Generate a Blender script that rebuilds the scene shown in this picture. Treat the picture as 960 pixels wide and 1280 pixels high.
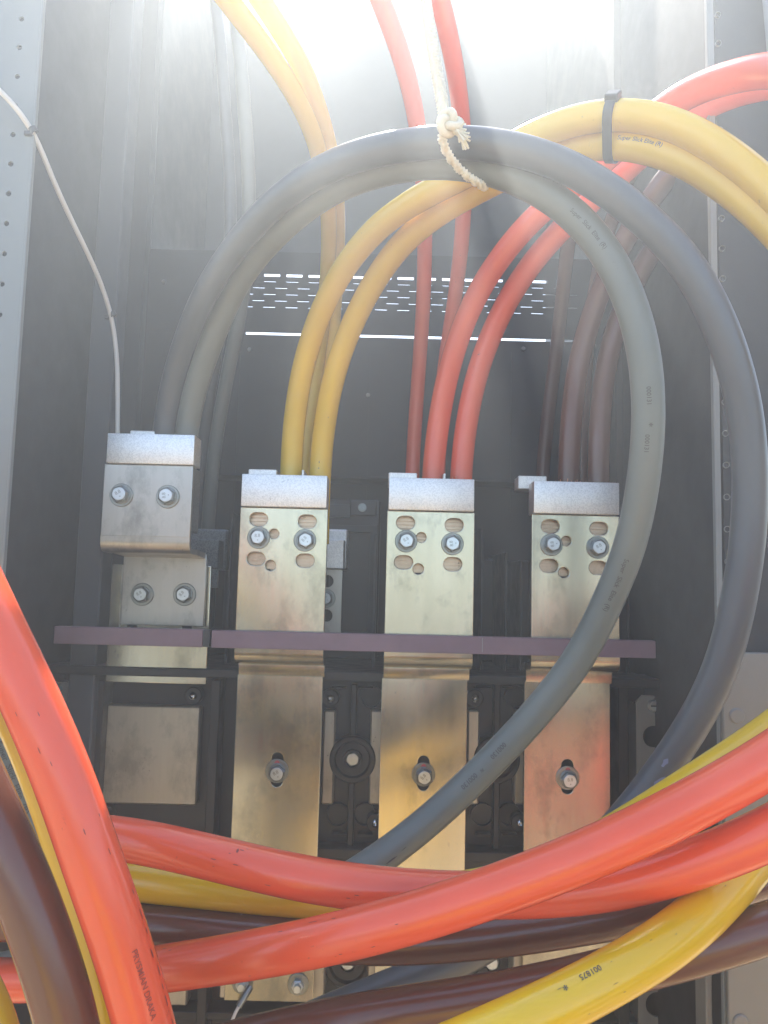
import bpy, bmesh, math, random
from math import radians as R, sin, cos, pi, sqrt, atan2
from mathutils import Vector as V, Matrix

random.seed(11)
sc = bpy.context.scene
COL = sc.collection
for o in list(bpy.data.objects):
    bpy.data.objects.remove(o)

# ------------------------------------------------------------------ camera
F = 961.0
PITCH, ROLL = R(5.5), R(1.38)
CAM = V((0, 0, 1.2))
_d = V((0, cos(PITCH), sin(PITCH)))
_r0, _u0 = V((1, 0, 0)), V((0, -sin(PITCH), cos(PITCH)))
_r = cos(ROLL) * _r0 + sin(ROLL) * _u0
_u = -sin(ROLL) * _r0 + cos(ROLL) * _u0
cd = bpy.data.cameras.new('camera')
cam = bpy.data.objects.new('camera', cd)
COL.objects.link(cam)
cam.matrix_world = Matrix(((_r.x, _u.x, -_d.x, CAM.x), (_r.y, _u.y, -_d.y, CAM.y), (_r.z, _u.z, -_d.z, CAM.z), (0, 0, 0, 1)))
cd.sensor_fit = 'VERTICAL'
cd.sensor_height = 32.0
cd.lens = F / 1280 * 32.0
cd.clip_start, cd.clip_end = 0.02, 200
sc.camera = cam

# ------------------------------------------------------------------ light
SUN_EL, SUN_AZ = R(52.0), R(-4.0)          # the sun stands ahead of the camera, just over the cabinet's back wall
w = bpy.data.worlds.new('World')
sc.world = w
w.use_nodes = True
nt = w.node_tree
nt.nodes.clear()
sky = nt.nodes.new('ShaderNodeTexSky')
sky.sky_type = 'NISHITA'
sky.sun_disc = False
sky.sun_elevation = SUN_EL
sky.sun_rotation = SUN_AZ
sky.air_density, sky.dust_density, sky.ozone_density = 1.0, 0.9, 1.6
bg = nt.nodes.new('ShaderNodeBackground')
bg.inputs['Strength'].default_value = 0.15
wo = nt.nodes.new('ShaderNodeOutputWorld')
nt.links.new(sky.outputs[0], bg.inputs[0])
nt.links.new(bg.outputs[0], wo.inputs[0])
sl = bpy.data.lights.new('sun', 'SUN')
sl.energy = 5.0
sl.angle = R(0.53)
sl.color = (1.0, 0.925, 0.81)
sun = bpy.data.objects.new('sun', sl)
COL.objects.link(sun)
sdir = V((sin(SUN_AZ) * cos(SUN_EL), cos(SUN_AZ) * cos(SUN_EL), sin(SUN_EL)))
sun.rotation_euler = sdir.to_track_quat('Z', 'Y').to_euler()
sun.location = sdir * 5

vs = sc.view_settings
sc.display_settings.display_device = 'sRGB'
vs.view_transform = 'Standard'
vs.look = 'None'
vs.exposure = 1.68
vs.gamma = 1.0
cy = sc.cycles
cy.use_denoising = True
cy.max_bounces = 8
cy.diffuse_bounces = 4
cy.glossy_bounces = 4
cy.volume_bounces = 1
cy.sample_clamp_indirect = 6
cy.caustics_reflective = False
cy.caustics_refractive = False
HAZE_DENSITY, HAZE_ANISO = 0.155, 0.60


# ------------------------------------------------------------------ helpers
def P(u, v, Y):
    """The point of the place seen at pixel (u, v) of the 960 x 1280 photograph, at distance Y in front of the lens."""
    k = _d + (u - 480) / F * _r - (v - 640) / F * _u
    return CAM + k * (Y / k.y)


def px(mm, Y):
    return mm * F / Y


class MB:
    def __init__(s):
        s.v, s.f = [], []

    def add(s, vs_, fs_):
        n = len(s.v)
        s.v += [V(p) for p in vs_]
        s.f += [tuple(i + n for i in f) for f in fs_]
        return s

    def bm(s, b):
        b.verts.index_update()
        s.add([v.co.copy() for v in b.verts], [[v.index for v in f.verts] for f in b.faces])
        b.free()
        return s

    def box(s, x0, x1, y0, y1, z0, z1, bev=0.0, seg=1):
        b = bmesh.new()
        bmesh.ops.create_cube(b, size=1)
        for v in b.verts:
            v.co = V(((x0 + x1) / 2 + v.co.x * (x1 - x0), (y0 + y1) / 2 + v.co.y * (y1 - y0), (z0 + z1) / 2 + v.co.z * (z1 - z0)))
        if bev > 0:
            bmesh.ops.bevel(b, geom=b.edges[:], offset=bev, segments=seg, affect='EDGES', profile=0.5)
        return s.bm(b)

    def lathe(s, prof, c, axis=(0, -1, 0), n=24, rot=0.0):
        """prof: (radius, height along the axis) from back to front; closed by fans where radius is 0."""
        a = V(axis).normalized()
        t = a.orthogonal().normalized()
        b = a.cross(t)
        vs_, fs_, rings = [], [], []
        for r_, h in prof:
            if r_ <= 1e-9:
                rings.append([len(vs_)])
                vs_.append(V(c) + a * h)
            else:
                rings.append(list(range(len(vs_), len(vs_) + n)))
                for i in range(n):
                    q = rot + 2 * pi * i / n
                    vs_.append(V(c) + a * h + (t * cos(q) + b * sin(q)) * r_)
        for A, B in zip(rings, rings[1:]):
            for i in range(n):
                j = (i + 1) % n
                if len(A) == 1 and len(B) == 1:
                    continue
                if len(A) == 1:
                    fs_.append((A[0], B[i], B[j]))
                elif len(B) == 1:
                    fs_.append((A[i], A[j], B[0]))
                else:
                    fs_.append((A[i], A[j], B[j], B[i]))
        return s.add(vs_, fs_)

    def extr(s, prof, x0, x1):
        """prof: closed polygon of (y, z) extruded along x."""
        n = len(prof)
        vs_ = [V((x0, y, z)) for y, z in prof] + [V((x1, y, z)) for y, z in prof]
        fs_ = [(i, (i + 1) % n, n + (i + 1) % n, n + i) for i in range(n)] + [tuple(range(n))[::-1], tuple(range(n, 2 * n))]
        return s.add(vs_, fs_)

    def tube(s, pts, r, n=16, caps=True, wob=None):
        fr = frames(pts)
        vs_, fs_ = [], []
        for k, (p, t, a, b) in enumerate(fr):
            rr = r(k / (len(fr) - 1)) if callable(r) else r
            for i in range(n):
                q = 2 * pi * i / n
                vs_.append(p + (a * cos(q) + b * sin(q)) * rr)
        for k in range(len(fr) - 1):
            for i in range(n):
                j = (i + 1) % n
                fs_.append((k * n + i, k * n + j, (k + 1) * n + j, (k + 1) * n + i))
        if caps:
            fs_.append(tuple(range(n))[::-1])
            fs_.append(tuple((len(fr) - 1) * n + i for i in range(n)))
        return s.add(vs_, fs_)

    def plate(s, outer, holes, y_front, thick, bev=0.0005):
        """A flat plate facing -Y: outlines of (x, z) with holes, real thickness and rounded rims."""
        cu = bpy.data.curves.new('plate', 'CURVE')
        cu.dimensions = '2D'
        cu.fill_mode = 'BOTH'
        cu.extrude = thick / 2 - bev
        cu.bevel_depth = bev
        cu.bevel_resolution = 1
        cu.offset = -bev
        for loop in [outer] + list(holes):
            sp = cu.splines.new('POLY')
            sp.points.add(len(loop) - 1)
            for p, (x, z) in zip(sp.points, loop):
                p.co = (x, z, 0, 1)
            sp.use_cyclic_u = True
        o = bpy.data.objects.new('plate', cu)
        COL.objects.link(o)
        me = bpy.data.meshes.new_from_object(o.evaluated_get(bpy.context.evaluated_depsgraph_get()))
        s.add([V((v.co.x, y_front + thick / 2 - v.co.z, v.co.y)) for v in me.vertices], [tuple(p.vertices) for p in me.polygons])
        bpy.data.objects.remove(o)
        bpy.data.curves.remove(cu)
        bpy.data.meshes.remove(me)
        return s

    def mesh(s, name, mat, smooth=True, angle=35, off=V((0, 0, 0))):
        me = bpy.data.meshes.new(name)
        me.from_pydata([v - off for v in s.v], [], s.f)
        b = bmesh.new()
        b.from_mesh(me)
        bmesh.ops.recalc_face_normals(b, faces=b.faces[:])
        b.to_mesh(me)
        b.free()
        if smooth:
            me.polygons.foreach_set('use_smooth', [True] * len(me.polygons))
            me.set_sharp_from_angle(angle=R(angle))
        me.materials.append(mat)
        me.update()
        return me


def wloc(o):
    p = V((0, 0, 0))
    while o is not None:
        p += o.location
        o = o.parent
    return p


def obj(name, mb, mat, parent=None, angle=35, at=None):
    """One mesh object out of world-space geometry; its origin at the middle of the geometry unless AT is given."""
    if at is None:
        lo = V([min(v[i] for v in mb.v) for i in range(3)])
        hi = V([max(v[i] for v in mb.v) for i in range(3)])
        at = (lo + hi) / 2
        if parent is None:
            at.z = lo.z
    at = V(at)
    o = bpy.data.objects.new(name, mb.mesh(name, mat, angle=angle, off=at))
    COL.objects.link(o)
    o.parent = parent
    o.location = at - wloc(parent)
    return o


def inst(name, me, at, parent):
    o = bpy.data.objects.new(name, me)
    COL.objects.link(o)
    o.parent = parent
    o.location = V(at) - wloc(parent)
    return o


def thing(name, label, cat, loc, group=None):
    o = bpy.data.objects.new(name, None)
    o.empty_display_size = 0.02
    COL.objects.link(o)
    o.location = loc
    tag(o, label, cat, group)
    return o


def tag(o, label=None, cat=None, group=None, kind=None):
    for k, v in (('label', label), ('category', cat), ('group', group), ('kind', kind)):
        if v:
            o[k] = v
    return o


def frames(pts):
    n = len(pts)
    T = [((pts[min(i + 1, n - 1)] - pts[max(i - 1, 0)])).normalized() for i in range(n)]
    a = T[0].orthogonal().normalized()
    out = []
    for i in range(n):
        a = (a - T[i] * a.dot(T[i])).normalized()
        out.append((pts[i], T[i], a, T[i].cross(a)))
    return out


def spline(ctrl, step=0.006, smooth=12):
    """Catmull-Rom through the control points, then evenly resampled and eased as a stiff cable would be."""
    c = [ctrl[0] * 2 - ctrl[1]] + list(ctrl) + [ctrl[-1] * 2 - ctrl[-2]]
    dense = []
    for i in range(1, len(c) - 2):
        p0, p1, p2, p3 = c[i - 1:i + 3]
        m = max(6, int((p2 - p1).length / step * 2))
        ds = [max(1e-5, (b - a).length) ** 0.6 for a, b in ((p0, p1), (p1, p2), (p2, p3))]
        t0, t1 = 0.0, ds[0]
        t2, t3 = t1 + ds[1], t1 + ds[1] + ds[2]
        for k in range(m):
            t = t1 + (t2 - t1) * k / m
            a1 = p0 * ((t1 - t) / (t1 - t0)) + p1 * ((t - t0) / (t1 - t0))
            a2 = p1 * ((t2 - t) / (t2 - t1)) + p2 * ((t - t1) / (t2 - t1))
            a3 = p2 * ((t3 - t) / (t3 - t2)) + p3 * ((t - t2) / (t3 - t2))
            b1 = a1 * ((t2 - t) / (t2 - t0)) + a2 * ((t - t0) / (t2 - t0))
            b2 = a2 * ((t3 - t) / (t3 - t1)) + a3 * ((t - t1) / (t3 - t1))
            dense.append(b1 * ((t2 - t) / (t2 - t1)) + b2 * ((t - t1) / (t2 - t1)))
    dense.append(c[-2])
    L = [0.0]
    for a, b in zip(dense, dense[1:]):
        L.append(L[-1] + (b - a).length)
    n = max(4, int(L[-1] / step))
    out, j = [], 0
    for k in range(n + 1):
        s_ = L[-1] * k / n
        while j < len(L) - 2 and L[j + 1] < s_:
            j += 1
        t = (s_ - L[j]) / max(1e-9, L[j + 1] - L[j])
        out.append(dense[j].lerp(dense[j + 1], min(1, t)))
    for _ in range(smooth):
        out = [out[0]] + [(out[i - 1] + out[i] * 2 + out[i + 1]) / 4 for i in range(1, n)] + [out[-1]]
    return out


# ------------------------------------------------------------------ materials
def mat(name):
    m = bpy.data.materials.new(name)
    m.use_nodes = True
    t = m.node_tree
    return m, t, t.nodes['Principled BSDF']


def N(t, kind, **kw):
    n = t.nodes.new('ShaderNode' + kind)
    for k, v in kw.items():
        if k in n.inputs:
            n.inputs[k].default_value = v
        else:
            setattr(n, k, v)
    return n


def coords(t, scale=(1, 1, 1)):
    tc = N(t, 'TexCoord')
    mp = N(t, 'Mapping')
    mp.inputs['Scale'].default_value = scale
    geo = N(t, 'NewGeometry')
    t.links.new(geo.outputs['Position'], mp.inputs['Vector'])
    return mp.outputs[0]


def noise(t, vec, scale, detail=4, rough=0.6):
    n = N(t, 'TexNoise')
    n.inputs['Scale'].default_value = scale
    n.inputs['Detail'].default_value = detail
    n.inputs['Roughness'].default_value = rough
    t.links.new(vec, n.inputs['Vector'])
    return n.outputs['Fac']


def ramp(t, fac, stops):
    n = N(t, 'ValToRGB')
    e = n.color_ramp.elements
    while len(e) < len(stops):
        e.new(0.5)
    for el, (p, c) in zip(e, stops):
        el.position = p
        el.color = c if isinstance(c, tuple) and len(c) == 4 else ((*c, 1) if isinstance(c, tuple) else (c, c, c, 1))
    t.links.new(fac, n.inputs[0])
    return n.outputs[0]


def mix(t, fac, a, b, mode='MIX'):
    n = N(t, 'MixRGB', blend_type=mode)
    for s_, x in ((0, fac), (1, a), (2, b)):
        if isinstance(x, bpy.types.NodeSocket):
            t.links.new(x, n.inputs[s_])
        elif s_ == 0:
            n.inputs[0].default_value = x
        else:
            n.inputs[s_].default_value = (*x, 1)
    return n.outputs[0]


def bump(t, bs, h, strength=0.1, dist=0.001):
    b = N(t, 'Bump')
    b.inputs['Strength'].default_value = strength
    b.inputs['Distance'].default_value = dist
    t.links.new(h, b.inputs['Height'])
    t.links.new(b.outputs[0], bs.inputs['Normal'])


def cable_mat(name, col, rough=0.19, dirt=(0.05, 0.04, 0.035), amount=0.35, spec=0.6):
    m, t, b = mat(name)
    b.inputs['Specular IOR Level'].default_value = spec
    c = coords(t)
    big = noise(t, c, 9, 3)
    col1 = mix(t, ramp(t, big, [(0.3, 0.0), (0.75, 1.0)]), tuple(x * 0.88 for x in col), tuple(min(1, x * 1.06) for x in col))
    fine = noise(t, c, 260, 5, 0.7)
    spots = ramp(t, fine, [(0.62, 0.0), (0.70, amount)])
    patch = ramp(t, noise(t, c, 17, 3), [(0.56, 0.0), (0.66, 1.0)])
    f = mix(t, 1.0, spots, patch, 'MULTIPLY')
    t.links.new(mix(t, f, col1, dirt), b.inputs['Base Color'])
    rr = ramp(t, noise(t, c, 40, 5), [(0.3, rough - 0.025), (0.75, rough + 0.045)])
    t.links.new(rr, b.inputs['Roughness'])
    bump(t, b, noise(t, c, 300, 3), 0.02, 0.0003)
    return m


def metal_mat(name, lo, hi, rough=0.36, brush=True, dirt=(0.10, 0.075, 0.05), dirty=0.55, speck=0.0):
    m, t, b = mat(name)
    b.inputs['Metallic'].default_value = 0.92
    c = coords(t)
    st = coords(t, (1, 1, 0.035)) if brush else c
    streak = noise(t, st, 420, 3, 0.6)
    wide = noise(t, coords(t, (1, 1, 0.25)), 26, 4)
    col = mix(t, ramp(t, wide, [(0.25, 0.0), (0.75, 1.0)]), lo, hi)
    col = mix(t, ramp(t, streak, [(0.3, 0.0), (0.7, 0.16)]), col, tuple(x * 0.72 for x in hi))
    oi = N(t, 'ObjectInfo')
    sh = N(t, 'Math', operation='MULTIPLY_ADD')
    t.links.new(oi.outputs['Random'], sh.inputs[0])
    sh.inputs[1].default_value = 0.10
    sh.inputs[2].default_value = -0.05
    ad = N(t, 'Math', operation='ADD')
    t.links.new(noise(t, coords(t, (1, 1, 0.6)), 30, 8, 0.70), ad.inputs[0])
    t.links.new(sh.outputs[0], ad.inputs[1])
    blot = ramp(t, ad.outputs[0], [(0.52, 0.0), (0.68, dirty)])
    col = mix(t, blot, col, tuple(x * 0.55 for x in lo))
    spots = mix(t, 1.0, ramp(t, noise(t, coords(t, (1, 1, 0.55)), 210, 6, 0.7), [(0.63, 0.0), (0.70, 1.0)]), ramp(t, noise(t, c, 15, 3), [(0.5, 0.0), (0.62, 1.0)]), 'MULTIPLY')
    col = mix(t, spots, col, dirt)
    if speck:
        vo = N(t, 'TexVoronoi')
        vo.inputs['Scale'].default_value = 1050
        t.links.new(c, vo.inputs['Vector'])
        col = mix(t, ramp(t, vo.outputs['Color'], [(0.3, speck), (0.62, 0.0)]), col, tuple(x * 0.45 for x in lo))
    t.links.new(col, b.inputs['Base Color'])
    t.links.new(ramp(t, mix(t, 0.5, wide, streak), [(0.3, rough - 0.05), (0.7, rough + 0.05)]), b.inputs['Roughness'])
    bump(t, b, streak if brush else noise(t, c, 900, 3), 0.016 if brush else 0.3, 0.0003)
    return m


def plain_mat(name, col, rough=0.5, metallic=0.0, vary=0.25, scale=30, bmp=0.08):
    m, t, b = mat(name)
    c = coords(t)
    n = noise(t, c, scale, 6)
    t.links.new(mix(t, n, tuple(x * (1 - vary) for x in col), tuple(min(1, x * (1 + vary)) for x in col)), b.inputs['Base Color'])
    t.links.new(ramp(t, noise(t, c, scale * 2, 4), [(0.3, max(0.02, rough - 0.08)), (0.7, min(1, rough + 0.1))]), b.inputs['Roughness'])
    b.inputs['Metallic'].default_value = metallic
    bump(t, b, noise(t, c, 600, 3), bmp, 0.0005)
    return m


M = {
    'red': cable_mat('red rubber', (0.81, 0.105, 0.042), amount=0.6),
    'yellow': cable_mat('yellow rubber', (0.74, 0.465, 0.012)),
    'grey': cable_mat('grey rubber', (0.16, 0.172, 0.15), 0.36, amount=0.1, spec=0.4),
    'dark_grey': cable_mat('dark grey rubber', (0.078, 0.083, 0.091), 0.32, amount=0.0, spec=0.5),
    'brown': cable_mat('brown rubber', (0.135, 0.050, 0.031), 0.215, amount=0.2),
    'bar': metal_mat('tinned copper', (0.43, 0.395, 0.295), (0.61, 0.56, 0.43), 0.215, dirty=0.7),
    'plate': metal_mat('dull tinned copper', (0.38, 0.36, 0.32), (0.50, 0.475, 0.425), 0.36, dirty=0.7),
    'pad': metal_mat('dull pad metal', (0.42, 0.38, 0.30), (0.52, 0.47, 0.38), 0.48),
    'zinc': metal_mat('galvanised zinc', (0.80, 0.79, 0.76), (0.93, 0.92, 0.89), 0.48, brush=False, dirty=0.18, speck=0.26),
    'zinc_dark': metal_mat('dark galvanised zinc', (0.26, 0.28, 0.29), (0.42, 0.44, 0.45), 0.45, brush=False, dirty=0.3, speck=0.5),
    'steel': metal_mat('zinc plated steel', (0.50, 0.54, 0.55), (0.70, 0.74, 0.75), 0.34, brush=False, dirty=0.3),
    'washer': metal_mat('worn washer steel', (0.20, 0.21, 0.19), (0.36, 0.37, 0.34), 0.34, brush=False, dirty=0.5),
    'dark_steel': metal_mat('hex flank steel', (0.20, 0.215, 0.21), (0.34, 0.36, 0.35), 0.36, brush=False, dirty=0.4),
    'ridges': metal_mat('ridged copper face', (0.42, 0.30, 0.20), (0.66, 0.52, 0.38), 0.36, dirty=0.5),
    'chrome': plain_mat('bright screw steel', (0.75, 0.78, 0.80), 0.16, 1.0, 0.1),
    'copper': plain_mat('bare copper', (0.75, 0.30, 0.15), 0.38, 1.0),
    'plastic': plain_mat('black plastic', (0.0075, 0.0075, 0.008), 0.42, 0.0, 0.2),
    'plastic_grey': plain_mat('charcoal plastic', (0.026, 0.028, 0.031), 0.45, 0.0, 0.2),
    'purple': plain_mat('purple brown laminate', (0.20, 0.125, 0.145), 0.5, 0.0, 0.32, 45),
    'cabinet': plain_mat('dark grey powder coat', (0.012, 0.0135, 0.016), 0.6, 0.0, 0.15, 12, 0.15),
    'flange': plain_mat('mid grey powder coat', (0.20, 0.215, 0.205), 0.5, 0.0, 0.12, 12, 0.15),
    'bracket': plain_mat('grey bracket steel', (0.21, 0.205, 0.185), 0.45, 0.3, 0.15, 30),
    'post': plain_mat('blue grey post', (0.05, 0.056, 0.066), 0.5, 0.0, 0.15, 14, 0.1),
    'ink': plain_mat('print ink', (0.065, 0.06, 0.05), 0.6),
    'scuff_red': plain_mat('rubbed mark', (0.22, 0.035, 0.02), 0.5),
    'scuff_yellow': plain_mat('rubbed mark on yellow', (0.30, 0.17, 0.02), 0.5),
    'tape': plain_mat('blue grey tape film', (0.16, 0.18, 0.26), 0.3),
    'ink_red': plain_mat('print ink on red', (0.30, 0.04, 0.025), 0.6),
    'tie': plain_mat('black nylon', (0.03, 0.03, 0.032), 0.4),
    'rope': plain_mat('cream cotton rope', (0.74, 0.68, 0.52), 0.85, 0.0, 0.15, 300, 0.4),
    'wire': plain_mat('white wire', (0.62, 0.60, 0.55), 0.45, 0.0, 0.1),
    'red_dot': plain_mat('red marking paint', (0.45, 0.07, 0.08), 0.5),
    'ground': plain_mat('sandy gravel', (0.44, 0.32, 0.17), 0.85, 0.0, 0.25, 5, 0.3),
}


# ------------------------------------------------------------------ ground, haze
g = obj('ground', MB().box(-3.2, 3.2, -3.6, 2.6, -0.1, 0.0), M['ground'])
tag(g, kind='structure')


# ------------------------------------------------------------------ cabinet
def circ(x, z, r, n=20):
    return [(x + r * cos(2 * pi * i / n), z + r * sin(2 * pi * i / n)) for i in range(n)]


def slot(x, z, w_, h, n=8):
    """Rounded slot w_ wide and h tall (or the other way round)."""
    r = min(w_, h) / 2
    out = []
    if w_ >= h:
        for cx, a0 in ((x + w_ / 2 - r, -pi / 2), (x - w_ / 2 + r, pi / 2)):
            out += [(cx + r * cos(a0 + pi * i / n), z + r * sin(a0 + pi * i / n)) for i in range(n + 1)]
    else:
        for cz, a0 in ((z + h / 2 - r, 0), (z - h / 2 + r, pi)):
            out += [(x + r * cos(a0 + pi * i / n), cz + r * sin(a0 + pi * i / n)) for i in range(n + 1)]
    return out


def rect(x0, x1, z0, z1):
    return [(x0, z0), (x1, z0), (x1, z1), (x0, z1)]


YB, YF = 0.95, 0.59                       # back wall, front flange
XL, XR = P(25, 380, YF).x, P(894, 480, YF).x
WTOP = 2.305
YU_B = 1.25                              # the upper back sheet stands farther back, over the vent
cab = thing('electrical_cabinet', 'open dark grey steel switchgear cabinet that surrounds all the cables', 'cabinet', (0, YB, 0))
XWL, XWR = XL - 0.022, XR + 0.006
ZG = P(510, 421, YB).z                    # bright gap between the two back sheets
gx0, gx1 = P(307, 418, YB).x, P(716, 425, YB).x
holes = []
zrow = [P(480, v, YB).z for v in (355, 363, 371, 379, 387)]
for k, z in enumerate(zrow):
    i = 0
    x = P(246, 360, YB).x + (0.0145 if k % 2 else 0)
    while x < P(716, 372, YB).x:
        holes.append(rect(x, x + 0.0152, z - 0.0007, z + 0.0006))
        x += 0.0285
zt = P(480, 347, YB).z
x = P(330, 344, YB).x
while x < P(690, 352, YB).x:
    holes.append(rect(x, x + 0.0205, zt - 0.0021, zt + 0.0019))
    x += 0.0285
ZV = P(480, 318, YB).z
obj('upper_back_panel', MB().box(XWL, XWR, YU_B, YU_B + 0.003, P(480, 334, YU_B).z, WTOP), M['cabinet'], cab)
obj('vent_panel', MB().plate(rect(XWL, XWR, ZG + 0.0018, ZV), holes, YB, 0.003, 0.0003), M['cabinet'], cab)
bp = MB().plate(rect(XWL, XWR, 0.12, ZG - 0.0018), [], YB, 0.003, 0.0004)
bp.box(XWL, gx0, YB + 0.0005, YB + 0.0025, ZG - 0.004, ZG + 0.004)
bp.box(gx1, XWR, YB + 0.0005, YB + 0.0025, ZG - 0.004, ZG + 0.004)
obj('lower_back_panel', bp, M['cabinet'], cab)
# seams, stiffeners and small hardware of the back wall
for (u, v0, v1) in ((462, 440, 640), (640, 440, 640), (300, 440, 640)):
    c0, c1 = P(u, v0, YB), P(u, v1, YB)
    obj('panel_seam', MB().box(c0.x - 0.0009, c0.x + 0.0009, YB - 0.0012, YB + 0.0005, c1.z, c0.z), M['plastic'], cab)
for (u, v) in ((312, 437), (460, 494), (654, 436), (745, 433), (205, 352)):
    c = P(u, v, YB)
    obj('panel_screw', MB().lathe([(0.0028, 0), (0.0028, 0.001), (0.002, 0.002), (0, 0.0022)], c, n=12), M['bracket'], cab)
zl = P(560, 606, YB).z
obj('shelf_edge', MB().box(XWL + 0.02, XWR - 0.02, YB - 0.05, YB - 0.002, zl - 0.002, zl + 0.001, 0.0006), M['cabinet'], cab)
obj('side_panel', MB().box(XWL - 0.002, XWL, YF + 0.002, YU_B + 0.003, 0.12, WTOP), M['cabinet'], cab)
obj('side_panel', MB().box(XWR, XWR + 0.002, YF + 0.002, YU_B + 0.003, 0.12, WTOP), M['cabinet'], cab)
for x0, x1, hx, nm in ((XL - 0.14, XL, XL - 0.0155, 'l'), (XR, XR + 0.14, XR + 0.0078, 'r')):
    hs = []
    z = 0.20 + (0.006 if nm == 'l' else 0.0)
    while z < WTOP - 0.03:
        hs.append(circ(hx, z, 0.0021, 10))
        z += 0.025
    fl = MB().plate(rect(x0, x1, 0.12, WTOP), hs, YF, 0.002, 0.0004)
    fo = obj('rack_flange', fl, M['flange'], cab)
    xe = x1 if nm == 'l' else x0
    sg = 1 if nm == 'l' else -1
    obj('flange_lip', MB().box(min(xe, xe + sg * 0.0018), max(xe, xe + sg * 0.0018), YF - 0.0004, YF + 0.0045, 0.12, WTOP - 0.001, 0.0004), M['flange'], cab)
    obj('flange_backing', MB().box(x0, x1 - 0.004 if nm == 'l' else x1, YF + 0.010, YF + 0.012, 0.12, WTOP) if nm == 'l' else
        MB().box(x0 + 0.004, x1, YF + 0.010, YF + 0.012, 0.12, WTOP), M['cabinet'], cab)
# folded post on the left side wall
c0, c1 = P(101, 600, 0.74), P(133, 600, 0.74)
obj('corner_post', MB().box(c0.x, c1.x, 0.74, 0.77, 0.12, WTOP - 0.01, 0.0015), M['post'], cab)
c2 = P(146, 600, 0.80)
obj('corner_post', MB().box(c1.x + 0.004, c2.x, 0.80, 0.82, 0.12, WTOP - 0.01, 0.001), M['cabinet'], cab)
# right-hand return posts
c0, c1 = P(770, 560, 0.84), P(786, 560, 0.84)
obj('corner_post', MB().box(c0.x, c1.x + 0.012, 0.84, 0.87, 0.12, WTOP - 0.01, 0.001), M['cabinet'], cab)
c0, c1 = P(886, 950, 0.64), P(899, 950, 0.64)
obj('corner_post', MB().box(c0.x, c1.x, 0.64, 0.66, 0.12, P(890, 640, 0.64).z, 0.001), M['bracket'], cab)
# riveted cover sheet low on the right flange
cx0 = P(906, 1000, 0.583).x
cs = obj('cover_sheet', MB().box(cx0, cx0 + 0.13, 0.583, 0.5885, 0.12, P(905, 815, 0.583).z, 0.0008), M['bracket'], cab)
for (u, v) in ((921, 895), (926, 1278)):
    c = P(u, v, 0.583)
    obj('rivet', MB().lathe([(0.0058, -0.001), (0.0058, 0.0006), (0.0048, 0.0014), (0.0, 0.0017)], c, n=24), M['bracket'], cs)
c0 = P(889, 1240, 0.60)
obj('corner_post', MB().box(c0.x - 0.004, c0.x + 0.001, 0.60, 0.62, 0.12, P(890, 1090, 0.60).z, 0.0008), M['bracket'], cab)
obj('floor_pan', MB().box(XWL, XWR, 0.62, YB, 0.12, 0.124), M['cabinet'], cab)

# ------------------------------------------------------------------ hardware meshes shared by every terminal


def text_mesh(txt, size):
    cu = bpy.data.curves.new('txt', 'FONT')
    cu.body = txt
    cu.size = size
    cu.align_x = 'CENTER'
    cu.align_y = 'CENTER'
    cu.resolution_u = 3
    cu.offset = size * 0.008
    o = bpy.data.objects.new('txt', cu)
    COL.objects.link(o)
    me = bpy.data.meshes.new_from_object(o.evaluated_get(bpy.context.evaluated_depsgraph_get()))
    b = bmesh.new()
    b.from_mesh(me)
    bmesh.ops.triangulate(b, faces=b.faces[:])
    for i in range(-8, 9):                # cut across so that the print can follow a round sheath
        bmesh.ops.bisect_plane(b, geom=b.verts[:] + b.edges[:] + b.faces[:], plane_co=(0, i * size * 0.07, 0), plane_no=(0, 1, 0))
    res = [v.co.copy() for v in b.verts], [tuple(v.index for v in f.verts) for f in b.faces]
    b.free()
    bpy.data.objects.remove(o)
    bpy.data.curves.remove(cu)
    bpy.data.meshes.remove(me)
    return res


def bolt_mb(r_hex, h, rot):
    """Hex head: a six-sided body with a chamfered round face; origin on the washer's face."""
    b = MB()
    b.lathe([(0, 0), (r_hex, 0), (r_hex, h * 0.80), (r_hex * 0.86, h), (0, h)], (0, 0, 0), n=6, rot=rot)
    hexb, mk = b, MB()
    b = MB()
    b.lathe([(r_hex * 0.76, h - 0.0006), (r_hex * 0.74, h + 0.0003), (r_hex * 0.70, h + 0.0005), (0, h + 0.0005)], (0, 0, 0), n=28)
    tv, tf = text_mesh('8.8', 0.0042)
    tv2, tf2 = text_mesh('\u2022', 0.004)
    for vv, ff, dz in ((tv, tf, 0.0013), (tv2, tf2, -0.0028)):
        n = len(vv)
        pts = []
        for lift in (0.0, 0.00025):
            for q in vv:
                x, z = q.x, q.y + dz
                xr, zr = x * cos(rot) - z * sin(rot), x * sin(rot) + z * cos(rot)
                pts.append(V((xr, -(h + 0.0004 + lift), zr)))
        edges = {}
        for f in ff:
            for a, c in zip(f, f[1:] + f[:1]):
                edges[(a, c)] = 1
        fs = [tuple(i + n for i in f) for f in ff]
        fs += [(a, c, c + n, a + n) for (a, c) in edges if (c, a) not in edges]
        mk.add(pts, fs)
    return hexb, b, mk


def washer_mb(ro, ri, t):
    return MB().lathe([(ri, 0.0), (ro - 0.0003, 0.0), (ro, 0.0003), (ro, t - 0.0004), (ro - 0.0005, t), (ri + 0.0003, t), (ri, t - 0.0003), (ri, 0.0)], (0, 0, 0), n=32)


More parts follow.
